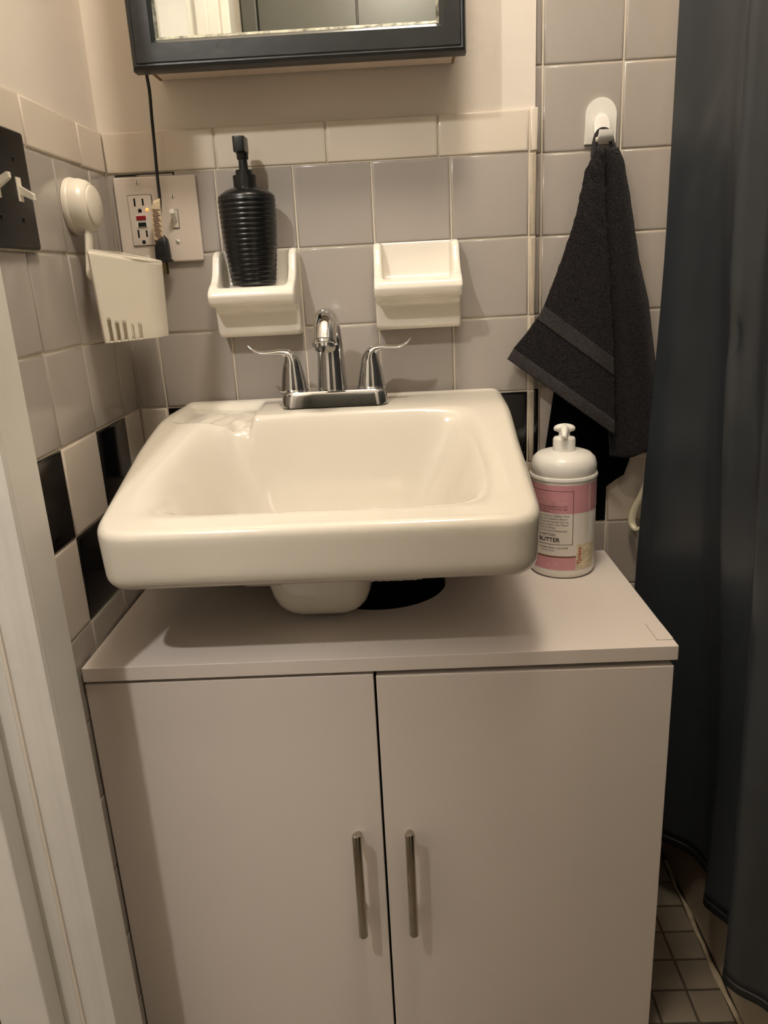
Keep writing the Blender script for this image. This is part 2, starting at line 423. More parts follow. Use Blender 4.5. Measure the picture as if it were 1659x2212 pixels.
# tape patch near the front right corner, clear strip at the wall edge
g = G(vo); g.prism(round_poly([(0.6909, -0.2772), (0.6912, -0.3228), (0.7108, -0.3224), (0.7102, -0.2768)], 0.003, 3), 'z', ZC + 0.0001, ZC + 0.0007)
o = obj('cover_sticker', g.bm, 'laminate', van); o['label'] = 'white adhesive cover patch'
g = G(vo); g.prism([(0.6904, -0.2772), (0.6907, -0.3233), (0.7109, -0.3230), (0.7109, -0.3224), (0.6912, -0.3227), (0.6909, -0.2772)], 'z', ZC + 0.0001, ZC + 0.0003); obj('sticker_edge', g.bm, 'ink_grey', van)
g = G(vo); g.prism([(0.0032, ZC), (0.0042, ZC), (0.0052, ZC + 0.006), (0.0042, ZC + 0.006)], 'y', -0.312, -0.258); obj('edge_strip', g.bm, 'clear_plastic', van)

# ------------------------------------------------------------------ sink
so = (0.3065, -0.2, 0.60)
sink = thing('sink', 'cream porcelain wall-hung sink above the white cabinet', 'sink', so)
def ztop(x, y):
    t = -y; k = 0.012
    a = 0.8685 - 0.03 * t
    d = t - 0.118
    s_ = k * math.log(1 + math.exp(max(-40, min(40, d / k))))
    return a - 0.272 * s_
def zsurf(x, y):
    z = ztop(x, y)
    # soap tray in the left of the deck
    tx = ss(0.082, 0.10, x) * (1 - ss(0.188, 0.198, x)); ty = ss(0.022, 0.034, -y) * (1 - ss(0.118, 0.134, -y))
    tr = tx * ty
    rid = 0.0024 * math.sin((x * 0.9 - y * 0.35) * 2 * math.pi / 0.0200) * ss(0.11, 0.13, x) * ss(0.5, 1, tr) * ss(0.045, 0.06, -y)
    z += -0.0135 * tr * (0.55 + 0.45 * ss(0.09, 0.19, x)) + rid
    z += -0.006 * ss(0.155, 0.17, x) * (1 - ss(0.186, 0.198, x)) * ss(0.095, 0.11, -y) * (1 - ss(0.13, 0.15, -y))
    z += 0.0022 * math.exp(-((-y - 0.012) / 0.008) ** 2)     # little raised ledge at the wall
    u = (y + 0.13) / (-0.21); hw = 0.182 + 0.036 * u; xc = 0.3125 - 0.0145 * u
    dx = hw - abs(x - xc); db = -y - 0.121; df = y + 0.3525
    f = ss(-0.006, 0.10, dx) * (0.45 * ss(-0.003, 0.030, db) + 0.55 * ss(-0.003, 0.075, db)) * ss(-0.006, 0.115, df)
    f = min(1.0, f * 1.12)
    return z + (0.676 - z) * f
XL, XR, YB, YF = 0.0570, 0.5445, -0.0015, -0.384
rin = 0.012
base = [(XL + 0.0145, YB), (XL, -0.20), (XL - 0.001, YF), (XR + 0.001, YF), (XR, -0.20), (XR + 0.004, YB)]
rad_ = [0.022, 0.0, 0.040, 0.040, 0.0, 0.022]
per = round_poly(base, rad_, 10)
# resample evenly
per = [Vector((p[0], p[1])) for p in per]
def resample(P, n):
    L = [0]; m = len(P)
    for i in range(m): L.append(L[-1] + (P[(i + 1) % m] - P[i]).length)
    out = []; j = 0
    for k in range(n):
        d = L[-1] * k / n
        while L[j + 1] < d: j += 1
        out.append(P[j].lerp(P[(j + 1) % m], (d - L[j]) / max(1e-9, L[j + 1] - L[j])))
    return out
NP = 320
per = resample(per, NP)
cen = Vector((0.3065, -0.235))
nor = []
for i in range(NP):
    t = per[(i + 1) % NP] - per[i - 1]; n_ = Vector((t.y, -t.x)).normalized()
    if n_.dot(per[i] - cen) < 0: n_ = -n_
    nor.append(n_)
inn = [p - n_ * rin for p, n_ in zip(per, nor)]
rs = []
for k in range(110):
    m = 0.012 + (1 - 0.012) * (k / 109)
    rs.append([(cen.x + (p.x - cen.x) * m, cen.y + (p.y - cen.y) * m, zsurf(cen.x + (p.x - cen.x) * m, cen.y + (p.y - cen.y) * m)) for p in inn])
for k in range(1, 7):
    a = math.pi / 2 * k / 6
    rs.append([((p + n_ * rin * math.sin(a)).x, (p + n_ * rin * math.sin(a)).y, zsurf(p.x, p.y) - rin * (1 - math.cos(a))) for p, n_ in zip(inn, nor)])
ZB = 0.7145; r2 = 0.020
for k in range(1, 6):
    rs.append([(p.x - n_.x * 0.002 * k / 5, p.y - n_.y * 0.002 * k / 5, (zsurf(q.x, q.y) - rin) * (1 - k / 5) + (ZB + r2) * k / 5) for p, n_, q in zip(per, nor, inn)])
for k in range(1, 7):
    a = math.pi / 2 * k / 6
    rs.append([(p.x - n_.x * (0.002 + r2 * (1 - math.cos(a))), p.y - n_.y * (0.002 + r2 * (1 - math.cos(a))), ZB + r2 * (1 - math.sin(a))) for p, n_ in zip(per, nor)])
for k in range(1, 26):
    m = 0.93 - 0.91 * k / 25
    ring = []
    for p in per:
        x, y = cen.x + (p.x - cen.x) * m, cen.y + (p.y - cen.y) * m
        ring.append((x, y, min(ZB + 0.006, zsurf(x, y) - 0.006)))
    rs.append(ring)
g = G(so); g.rings(rs); obj('basin', g.bm, 'porcelain', sink, 60)
# outlet bulge under the basin
g = G(so); rs = []
for (z, hx, hy, r) in ((0.714, 0.088, 0.075, 0.04), (0.672, 0.070, 0.065, 0.035), (0.648, 0.064, 0.060, 0.03), (0.634, 0.059, 0.055, 0.028), (0.624, 0.052, 0.048, 0.026), (0.617, 0.043, 0.040, 0.022), (0.6135, 0.034, 0.032, 0.016), (0.612, 0.02, 0.02, 0.010)):
    z += 0.002; c = (0.285, -0.20)
    rs.append([(p[0], p[1], z) for p in round_poly([(c[0] - hx, c[1] - hy), (c[0] + hx, c[1] - hy), (c[0] + hx, c[1] + hy), (c[0] - hx, c[1] + hy)], r, 6)])
g.rings(rs); obj('outlet_neck', g.bm, 'porcelain', sink, 60)
g = G(so); g.lathe([(0.021, 0), (0.021, 0.002), (0.017, 0.003), (0.015, 0.0005)], (0.303, -0.215, 0.676), n=32); obj('drain_ring', g.bm, 'chrome', sink, 40)

# ------------------------------------------------------------------ faucet
fo = (0.3055, -0.07, 0.866)
fau = thing('faucet', 'chrome two-handle faucet on the sink deck', 'faucet', fo)
g = G(fo); rs = []
for z, i in ((0.8669, 0.0), (0.869, 0.0), (0.882, 0.0016), (0.8860, 0.0028), (0.8880, 0.0045), (0.8886, 0.008)):
    rs.append([(p[0], p[1], z) for p in round_poly([(0.2308 + i, -0.0985 + i), (0.3802 - i, -0.0985 + i), (0.3802 - i, -0.043 - i), (0.2308 + i, -0.043 - i)], 0.018, 7)])
g.rings(rs); bp_ = obj('base_plate', g.bm, 'chrome', fau, 35)
bm = text_bm('JACUZZI', 0.0042, 0.00008)
T = Matrix.Translation(Vector((0.2945, -0.0975, 0.8728)) - Vector(fo)) @ Matrix.Rotation(math.radians(80), 4, 'X')
bmesh.ops.transform(bm, matrix=T, verts=bm.verts[:]); o = obj('engraved_mark', bm, 'chrome_mark', bp_)
g = G(fo)
g.tube([(0.3022, -0.066, 0.880), (0.3022, -0.0645, 0.905), (0.3022, -0.063, 0.935), (0.3022, -0.066, 0.962), (0.3022, -0.079, 0.9800), (0.3022, -0.101, 0.9840), (0.3022, -0.122, 0.9735), (0.3022, -0.134, 0.9565)],
       [0.0215, 0.0203, 0.0186, 0.0172, 0.0160, 0.0153, 0.0152, 0.0156], n=28, sub=8, up=(0, 1, 0))
sp = obj('spout', g.bm, 'chrome', fau, 50)
g = G(fo); d_ = Vector((0, -0.42, -0.90)).normalized(); c0 = Vector((0.3022, -0.1338, 0.9570))
g.tube([c0, c0 + d_ * 0.004, c0 + d_ * 0.0045, c0 + d_ * 0.009], [0.0164, 0.0164, 0.0140, 0.0134], n=28, sub=2, up=(1, 0, 0)); obj('aerator', g.bm, 'chrome', sp, 40)
for s_ in (-1, 1):
    cxm = 0.3028
    pts = [(0.0545, -0.069, 0.8875), (0.0545, -0.069, 0.899), (0.0548, -0.069, 0.914), (0.0552, -0.069, 0.9285), (0.0600, -0.0695, 0.9385), (0.0700, -0.071, 0.9425), (0.0840, -0.073, 0.9425), (0.0970, -0.075, 0.9432), (0.1065, -0.077, 0.9475), (0.1130, -0.078, 0.9535)]
    rd = [0.0200, 0.0183, 0.0155, 0.0128, 0.0102, 0.0080, 0.0074, 0.0070, 0.0055, 0.0022]
    fl = [1.0, 1.0, 1.0, 0.95, 0.75, 0.50, 0.38, 0.32, 0.3, 0.4]
    g = G(fo); g.tube([(cxm + s_ * p[0], p[1], p[2]) for p in pts], rd, n=24, sub=7, up=(1, 0, 0), taperflat=fl)
    h = obj('handle', g.bm, 'chrome', fau, 50)
    g = G(fo); g.lathe([(0.0207, 0), (0.0212, 0.0015), (0.0205, 0.003)], (cxm + s_ * 0.0545, -0.069, 0.8876), n=32); obj('collar', g.bm, 'chrome', h, 40)

# ------------------------------------------------------------------ ceramic soap dishes
def soap_dish(x0, x1, label):
    t = thing('soap_dish', label, 'soap dish', ((x0 + x1) / 2, 0, 0.96), 'ceramic soap dishes on the back wall')
    og = ((x0 + x1) / 2, 0, 0.96)
    g = G(og)
    body = [(-0.0005, 0.9625), (-0.030, 0.9625), (-0.037, 0.968), (-0.042, 0.998), (-0.050, 1.0045), (-0.073, 1.0065), (-0.081, 1.012), (-0.084, 1.020), (-0.081, 1.028), (-0.074, 1.0318), (-0.066, 1.0312), (-0.060, 1.0305), (-0.014, 1.0305), (-0.009, 1.036), (-0.0065, 1.060), (-0.006, 1.082), (-0.0005, 1.082)]
    g.prism(body, 'x', x0, x1)
    for a, b in ((x0, x0 + 0.012), (x1 - 0.012, x1)):
        g.prism([(-0.0006, 1.0), (-0.074, 1.010), (-0.080, 1.027), (-0.071, 1.034), (-0.056, 1.040), (-0.044, 1.0495), (-0.036, 1.062), (-0.029, 1.0745), (-0.019, 1.0805), (-0.010, 1.082), (-0.0006, 1.082)], 'x', a, b)
    o = obj('dish_body', g.bm, 'porcelain_dish', t, 180)
    md = o.modifiers.new('r', 'REMESH'); md.mode = 'VOXEL'; md.voxel_size = 0.0015; md.use_smooth_shade = True
    md = o.modifiers.new('s', 'SMOOTH'); md.factor = 0.5; md.iterations = 34
    return t
soap_dish(0.1415, 0.2605, 'cream ceramic wall soap dish holding the black pump dispenser')
soap_dish(0.3680, 0.4885, 'empty cream ceramic wall soap dish right of the faucet')

# ------------------------------------------------------------------ black ribbed soap dispenser
do = (0.2012, -0.0445, 1.0325)
dis = thing('soap_dispenser', 'black ribbed pump soap dispenser standing in a ceramic dish', 'soap dispenser', do)
pr = [(0.020, 0.0), (0.0295, 0.0008), (0.0308, 0.003)]
H0, H1 = 0.004, 0.1125; NR = 17
for k in range(NR * 6 + 1):
    u = k / (NR * 6); z = H0 + (H1 - H0) * u
    r = 0.0306 + 0.0078 * math.sin(math.pi / 2 * u) - 0.0006
    pr.append((r + 0.0009 * abs(math.sin(math.pi * u * NR)) ** 0.7, z))
pr += [(0.0383, 0.1145), (0.0362, 0.1170), (0.0330, 0.1195), (0.0285, 0.1225), (0.0240, 0.1245), (0.0180, 0.1262), (0.0155, 0.1270)]
g = G(do); g.lathe(pr, do, n=56); obj('bottle', g.bm, 'dispenser_black', dis, 60)
g = G(do); g.lathe([(0.0150, 0.1265), (0.0155, 0.1270), (0.0155, 0.1415), (0.0112, 0.1420), (0.0112, 0.1480), (0.0062, 0.1485), (0.0058, 0.161), (0.0075, 0.1615), (0.0080, 0.170)], do, n=32)
pm = obj('pump', g.bm, 'plastic_black', dis, 40)
g = G(do); c = Vector(do)
g.prism(round_poly([(c.x - 0.0084, c.y - 0.019), (c.x + 0.0064, c.y - 0.019), (c.x + 0.0076, c.y + 0.010), (c.x - 0.0076, c.y + 0.010)], 0.003, 4), 'z', c.z + 0.169, c.z + 0.1875, 0.0012)
obj('pump_head', g.bm, 'plastic_black', pm, 40)

# ------------------------------------------------------------------ lotion bottle
lo = (0.6282, -0.0790, 0.6064)
RB = 0.0466
lot = thing('lotion_bottle', 'white and pink lotion pump bottle on the cabinet right of the sink', 'bottle', lo)
g = G(lo)
g.lathe([(0.036, 0.0), (0.043, 0.0008), (0.0458, 0.004), (RB, 0.009), (RB, 0.1425), (RB - 0.0004, 0.1435), (RB + 0.0014, 0.1442), (RB + 0.0018, 0.1465), (RB + 0.0008, 0.149), (RB - 0.0010, 0.1495)], lo, n=64); body = obj('bottle_body', g.bm, 'plastic_bright', lot, 40)
g = G(lo)
g.lathe([(RB - 0.001, 0.1490), (RB - 0.0004, 0.150), (RB - 0.0004, 0.162), (RB - 0.003, 0.1705), (RB - 0.009, 0.1765), (RB - 0.016, 0.1790), (0.020, 0.1800), (0.0165, 0.1802)], lo, n=64)
obj('shoulder_cap', g.bm, 'plastic_bright', lot, 50)
g = G(lo)
g.lathe([(0.0150, 0.1795), (0.0158, 0.1800), (0.0158, 0.1965), (0.0140, 0.1995), (0.0085, 0.2010), (0.0078, 0.2020), (0.0078, 0.210), (0.0070, 0.2125)], lo, n=40); pm = obj('pump', g.bm, 'plastic_bright', lot, 50)
g = G(lo); L = Vector(lo); fd = Vector((-0.21, -0.978, 0)); sd_ = Vector((0.978, -0.21, 0))
g.tube([L + sd_ * a + Vector((0, 0, h)) for a, h in ((-0.0138, 0.2085), (-0.0105, 0.2110), (0, 0.2125), (0.0105, 0.2110), (0.0138, 0.2085))], [0.0015, 0.0052, 0.0062, 0.0052, 0.0015], n=16, sub=5)
g.tube([L + fd * a + Vector((0, 0, h)) for a, h in ((-0.004, 0.2125), (0.006, 0.2125), (0.016, 0.2085), (0.022, 0.2025))], [0.0052, 0.0056, 0.0048, 0.0040], n=14, sub=5)
obj('pump_nozzle', g.bm, 'plastic_bright', pm, 50)
A0 = math.atan2(-1.0805, -0.2356)                # towards the viewer
def onb(deg, h, r=RB):                            # degrees to the right of the viewer-facing line
    a = A0 + math.radians(deg); return (lo[0] + r * math.cos(a), lo[1] + r * math.sin(a), lo[2] + h)
def patch(name, d0, d1, h0, h1, mat, lift, par):
    g = G(lo); n = max(2, int(abs(d1 - d0) / 3)); th = 0.00012
    rs = []
    for k in range(n + 1):
        d = d0 + (d1 - d0) * k / n
        rs.append([onb(d, h0, RB + lift - th), onb(d, h0, RB + lift), onb(d, h1, RB + lift), onb(d, h1, RB + lift - th)])
    g.rings(rs); return obj(name, g.bm, mat, par, 40)
def btext(body_, size, deg_right, h, mat, par, name='lettering', bold=False, left=None, vert=False):
    bm = text_bm(body_, size, 0.0, bold)
    if vert:
        bmesh.ops.transform(bm, matrix=Matrix.Rotation(math.pi / 2, 4, 'Z'), verts=bm.verts[:])
    xs_ = [v.co.x for v in bm.verts]; x0, x1 = min(xs_), max(xs_)
    for v in bm.verts:
        off = (v.co.x - x1) if left is None else (v.co.x - x0)
        d = (deg_right if left is None else left) + math.degrees(off / RB)
        v.co = Vector(onb(d, h + v.co.y, RB + 0.00055)) - Vector(lo)
    return obj(name, bm, mat, par)
lab = patch('label', -150, 51.5, 0.0125, 0.1405, 'label_white', 0.0002, lot)
patch('pink_band', -150, 50.5, 0.0985, 0.1395, 'label_pink', 0.0003, lab)
patch('pink_band', 52.5, 150, 0.0985, 0.1395, 'label_pink', 0.0003, lab)
patch('pink_band', -150, 25, 0.0135, 0.0325, 'label_pink', 0.0003, lab)
patch('gold_stripe', -150, 25, 0.0325, 0.0350, 'label_gold', 0.0004, lab)
patch('box_line', 17.6, 18.6, 0.0520, 0.1315, 'ink_brown', 0.0004, lab)
patch('box_line', -90, 18.6, 0.1309, 0.1315, 'ink_brown', 0.0004, lab)
patch('box_line', -90, 18.6, 0.0520, 0.0526, 'ink_dark', 0.0004, lab)
btext('Massage', 0.0052, -28, 0.1192, 'ink_pale', lab)
btext('MOISTURIZE + TONES', 0.0046, 8, 0.1120, 'ink_pale', lab)
for i, s in enumerate(('Apply and massage gently into skin', 'twice a day. Discontinue if any signs', 'of irritation.')):
    btext(s, 0.0038, (9 if i < 2 else -22), 0.1078 - i * 0.0038, 'ink_brown', lab)
for i, (s, e) in enumerate((('Ingredients: Glycerin, Caffeine, Seed', 11), ('Oil, Stearic Acid, Squalane, Retinol', 8), ('E, Palmitate, Pea Extract (Citrus)', 10), ('Butter, Peptide Complex, Tea, Vitamin', 11), ('Vitamin E, Honey.', -12), ('Warning: do not use on broken skin', 8))):
    btext(s, 0.0037, e, 0.0938 - i * 0.0044, 'ink_dark', lab)
btext('& PEPTIDES', 0.0052, -11, 0.0650, 'ink_dark', lab)
btext('BODY BUTTER', 0.0088, -3.5, 0.0562, 'ink_dark', lab, bold=True)
btext('Made for Huntington Beach, CA 92648', 0.0038, 10, 0.0462, 'ink_dark', lab)
btext('net wt / fl oz', 0.0038, -14, 0.0418, 'ink_dark', lab)
for d, s in ((-48, 'V'), (-27, 'o'), (-12, 'M')): btext(s, 0.0075, None, 0.0195, 'ink_pale', lab, left=d)
patch('price_sticker', 26, 68, 0.0130, 0.0520, 'sticker_residue', 0.00045, lot)
btext('TJmaxx', 0.0085, 37, 0.0215, 'ink_red', lot, name='sticker_lettering', bold=True, vert=True)

# ------------------------------------------------------------------ outlet and switch plate on the back wall
po = (0.067, 0, 1.128)
pl = thing('outlet_plate', 'white wall plate with outlet and toggle switch beside the cord', 'outlet', po)
g = G(po); g.prism(round_poly([(0.0093, 1.0715), (0.1250, 1.0705), (0.1258, 1.1842), (0.0101, 1.1852)], 0.003, 3), 'y', -0.0065, -0.0004, 0.0022, 3); obj('plate', g.bm, 'plate_white', pl, 40)
g = G(po); g.prism(round_poly([(0.0272, 1.0942), (0.0617, 1.0942), (0.0617, 1.1618), (0.0272, 1.1618)], 0.002, 3), 'y', -0.0069, -0.0063); obj('recess_line', g.bm, 'slot_dark', pl)
g = G(po); g.prism(round_poly([(0.0279, 1.0949), (0.0610, 1.0949), (0.0610, 1.1611), (0.0279, 1.1611)], 0.0018, 3), 'y', -0.0085, -0.0064, 0.0004); rc = obj('receptacle', g.bm, 'plate_white', pl, 40)
for zc in (1.1480, 1.1065):
    for xx, hh in ((0.0372, 0.0052), (0.0488, 0.0045)):
        g = G(po); g.box(xx - 0.0012, xx + 0.0012, -0.00875, -0.0084, zc - hh + 0.004, zc + hh + 0.004); obj('slot', g.bm, 'slot_dark', rc)
    g = G(po); g.prism(round_poly([(0.0408, zc - 0.0095), (0.0457, zc - 0.0095), (0.0457, zc - 0.0045), (0.0408, zc - 0.0045)], [0, 0, 0.0024, 0.0024], 4), 'y', -0.00875, -0.0084); obj('ground_slot', g.bm, 'slot_dark', rc)
g = G(po); g.box(0.0362, 0.0518, -0.0091, -0.0084, 1.1188, 1.1352, 0.0003); obj('button_bezel', g.bm, 'plastic_bright', rc)
g = G(po); g.box(0.0372, 0.0508, -0.0105, -0.0088, 1.1285, 1.1342, 0.0005); o = obj('reset_button', g.bm, 'button_red', rc); o['label'] = 'red reset button'
g = G(po); g.box(0.0388, 0.0502, -0.0105, -0.0088, 1.1198, 1.1255, 0.0005); o = obj('test_button', g.bm, 'button_green', rc); o['label'] = 'black test button'
g = G(po); g.lathe([(0.0022, 0), (0.002, 0.0006), (0.0008, 0.0010)], (0.0535, -0.0085, 1.1420), axis='y', n=16); o = obj('indicator_light', g.bm, 'led_amber', rc, 60); o['label'] = 'small amber indicator light'
def screw(par, org, x, z, ang, y=-0.0065):
    g = G(org); g.lathe([(0.0030, 0), (0.0030, 0.0004), (0.0022, 0.0011), (0.0008, 0.0014)], (x, y, z), axis='y', n=20)
    s = obj('screw', g.bm, 'plastic_bright', par, 40)
    g = G(org); d = Vector((math.cos(ang), 0, math.sin(ang))) * 0.0026; n_ = Vector((-math.sin(ang), 0, math.cos(ang))) * 0.0004
    c = Vector((x, y - 0.0013, z)); g.rings([[c + d + n_ + Vector((0, k, 0)), c - d + n_ + Vector((0, k, 0)), c - d - n_ + Vector((0, k, 0)), c + d - n_ + Vector((0, k, 0))] for k in (0.0006, -0.00025)])
    obj('screw_slot', g.bm, 'slot_dark', s)
screw(pl, po, 0.0436, 1.1775, 1.45); screw(pl, po, 0.0446, 1.0785, 1.5); screw(pl, po, 0.0915, 1.1580, 1.5); screw(pl, po, 0.0908, 1.0975, -0.7)
g = G(po); g.box(0.0862, 0.0962, -0.0068, -0.0063, 1.1152, 1.1402); obj('switch_gap', g.bm, 'slot_dark', pl)
g = G(po); g.box(0.0868, 0.0956, -0.0082, -0.0064, 1.1160, 1.1396, 0.0005); tg = obj('switch_collar', g.bm, 'plate_white', pl)
g = G(po); g.rings([[(0.0882, y, z - h), (0.0944, y, z - h), (0.0944, y, z + h), (0.0882, y, z + h)] for y, z, h in ((-0.0075, 1.1290, 0.0050), (-0.0190, 1.1365, 0.0034), (-0.0205, 1.1372, 0.0028))]); obj('toggle', g.bm, 'plastic_bright', tg)

# ------------------------------------------------------------------ black double switch plate on the left wall
bo = (0, -0.315, 1.14)
bpt = thing('switch_plate', 'black double switch plate with ivory toggles on the left wall', 'light switch', bo)
g = G(bo); g.prism(round_poly([(-0.3745, 1.0815), (-0.2600, 1.0815), (-0.2600, 1.2000), (-0.3745, 1.2000)], 0.004, 3), 'x', 0.0005, 0.007, 0.0025, 3); obj('plate', g.bm, 'plate_black', bpt, 40)
for yc, s_ in ((-0.2905, -1), (-0.3385, 1)):
    g = G(bo); g.box(0.0066, 0.0085, yc - 0.0048, yc + 0.0048, 1.1290, 1.1530, 0.0005); tg = obj('switch_collar', g.bm, 'plastic_white', bpt)
    g = G(bo); zc = 1.141
    g.rings([[(x, yc - 0.0031, z - h), (x, yc + 0.0031, z - h), (x, yc + 0.0031, z + h), (x, yc - 0.0031, z + h)] for x, z, h in ((0.0075, zc, 0.0045), (0.0205, zc + s_ * 0.0075, 0.0034), (0.0220, zc + s_ * 0.0082, 0.0026))]); obj('toggle', g.bm, 'plastic_white', tg)
    for zz in (1.171, 1.111):
        g = G(bo); g.lathe([(0.0030, 0), (0.0030, 0.0005), (0.0020, 0.0013)], (0.0068, yc, zz), axis='x', n=18); obj('screw', g.bm, 'plate_black', bpt, 40)

# ------------------------------------------------------------------ suction cup basket on the left wall
ho = (0.0, -0.135, 1.136)
cup = thing('toothbrush_basket', 'white plastic basket hanging from a suction cup in the corner', 'holder', ho)
sc_ = (0.0005, -0.139, 1.137)
g = G(ho); g.lathe([(0.0335, 0.0), (0.0340, 0.003), (0.0335, 0.006), (0.0325, 0.007), (0.0322, 0.014), (0.0300, 0.021), (0.0262, 0.0255), (0.0250, 0.0262)], sc_, axis='x', n=48); kn = obj('suction_cup', g.bm, 'plastic_white', cup, 40)
g = G(ho); g.lathe([(0.0238, 0.0255), (0.0236, 0.0285), (0.0215, 0.0300), (0.002, 0.0305)], sc_, axis='x', n=48); obj('cup_button', g.bm, 'plastic_white', kn, 40)
g = G(ho)
g.tube([(0.018, -0.143, 1.116), (0.0175, -0.148, 1.092), (0.0165, -0.153, 1.068), (0.0160, -0.156, 1.054), (0.0215, -0.156, 1.0490)], [0.009, 0.0085, 0.0085, 0.0075, 0.006], n=14, sub=5, flat=0.5, up=(1, 0, 0))
obj('arm', g.bm, 'plastic_white', cup, 50)
def bas(u, v):
    """u around the outline 0..1, v 0 top..1 bottom"""
    x, y = BO[int(u) % len(BO)]
    c = (0.055, -0.115); s = 1 - 0.085 * v
    x, y = c[0] + (x - c[0]) * s, c[1] + (y - c[1]) * s
    ztop_ = 1.0825 - (x - 0.028) * 0.26
    return (x, y, ztop_ + (0.974 - ztop_) * v)
BO = resample([Vector(p) for p in round_poly([(0.0285, -0.1875), (0.0805, -0.106), (0.0835, -0.066), (0.0285, -0.066)], [0.006, 0.02, 0.012, 0.006], 6)], 150)
BO = [(p.x, p.y) for p in BO]
# slots: along the wide face
def wide_u(i):
    x, y = BO[i]; return (x - 0.0285) / 0.052 if (y < -0.098 and abs((y + 0.1875) - (x - 0.0285) * 1.567) < 0.004) else -1
g = G(ho); NV = 24
V = [[g.v(bas(i, j / NV)) for j in range(NV + 1)] for i in range(len(BO))]
slots = [(0.12, 0.75), (0.24, 0.77), (0.36, 0.79), (0.50, 0.81), (0.63, 0.82)]
for i in range(len(BO)):
    k = (i + 1) % len(BO); u = wide_u(i)
    for j in range(NV):
        if any(abs(u - s) < 0.026 and j / NV >= vv and u >= 0 for s, vv in slots): continue
        g.f([V[i][j], V[k][j], V[k][j + 1], V[i][j + 1]])
g.f([V[i][NV] for i in range(len(BO))])
bs = obj('basket', g.bm, 'plastic_white', cup, 40)
md = bs.modifiers.new('s', 'SOLIDIFY'); md.thickness = 0.0018; md.offset = 1
g = G(ho)
rim = [Vector(bas(i, 0)) for i in range(0, len(BO), 2)]
c0 = Vector((0.055, -0.115, 1.075)); rs = []
for p in rim:
    n_ = Vector((p.x - c0.x, p.y - c0.y, 0)).normalized()
    rs.append([p + n_ * a + Vector((0, 0, b)) for a, b in ((-0.003, -0.0015), (0.0015, -0.0035), (0.0032, 0.0), (0.0015, 0.0026), (-0.003, 0.0018))])
R = [[g.v(q) for q in r] for r in rs]
for i in range(len(R)):
    k = (i + 1) % len(R)
    for j in range(5): g.f([R[i][j], R[k][j], R[k][(j + 1) % 5], R[i][(j + 1) % 5]])
obj('rim', g.bm, 'plastic_white', bs, 50)

# ------------------------------------------------------------------ mirror cabinet
mo = (0.29, 0, 1.30); MT = 1.78
mir = thing('mirror_cabinet', 'wall mirror cabinet with a black painted frame above the sink', 'mirror', mo)
g = G(mo); g.box(0.0945, 0.4845, -0.0775, -0.0002, 1.3035, MT - 0.01, 0.001); bx_ = obj('cabinet_box', g.bm, 'box_paint', mir)
for a, b in ((0.0915, 0.0944), (0.4846, 0.4875)):
    g = G(mo); g.box(a, b, -0.0775, -0.0002, 1.3025, MT - 0.01); obj('wood_edge', g.bm, 'box_wood', bx_)
FX0, FX1, FZ0, FZ1, RW = 0.0855, 0.4960, 1.2920, MT, 0.0325
def rail(o0, o1, i0, i1):
    """mitred rail between two outer corners and two inner ones, (x,z); moulded face"""
    g = G(mo); rs = []
    for (o_, i_) in ((o0, i0), (o1, i1)):
        o_, i_ = Vector(o_), Vector(i_); r = []
        for t, y in ((0, -0.0778), (0, -0.0945), (0.05, -0.0985), (0.14, -0.1005), (0.2, -0.1), (0.24, -0.102), (0.86, -0.102), (0.93, -0.0985), (1.0, -0.0965), (1.0, -0.0778)):
            p = o_.lerp(i_, t); r.append((p.x, y, p.y))
        rs.append(r)
    g.rings(rs); return obj('frame_rail', g.bm, 'frame_black', mir, 30)
oc = [(FX0, FZ0), (FX1, FZ0), (FX1, FZ1), (FX0, FZ1)]
ic = [(FX0 + RW, FZ0 + RW), (FX1 - RW, FZ0 + RW), (FX1 - RW, FZ1 - RW), (FX0 + RW, FZ1 - RW)]
for i in range(4): rail(oc[i], oc[(i + 1) % 4], ic[i], ic[(i + 1) % 4])
g = G(mo); a = 0.0035
for i in range(4):
    p, q = Vector(ic[i]), Vector(ic[(i + 1) % 4]); cc = Vector(((FX0 + FX1) / 2, (FZ0 + FZ1) / 2))
    p2 = p + Vector((a if p.x < cc.x else -a, a if p.y < cc.y else -a)); q2 = q + Vector((a if q.x < cc.x else -a, a if q.y < cc.y else -a))
    g.rings([[(p.x, -0.0965, p.y), (p.x, -0.0935, p.y), (p2.x, -0.0935, p2.y)], [(q.x, -0.0965, q.y), (q.x, -0.0935, q.y), (q2.x, -0.0935, q2.y)]])
o = obj('inner_bead', g.bm, 'worn_silver', mir); o['label'] = 'chipped silvery inner edge of the frame'
g = G(mo); g.box(ic[0][0] - 0.002, ic[1][0] + 0.002, -0.0934, -0.0900, ic[0][1] - 0.002, ic[2][1] + 0.002); o = obj('mirror_glass', g.bm, 'mirror', mir); o['label'] = 'mirror glass'

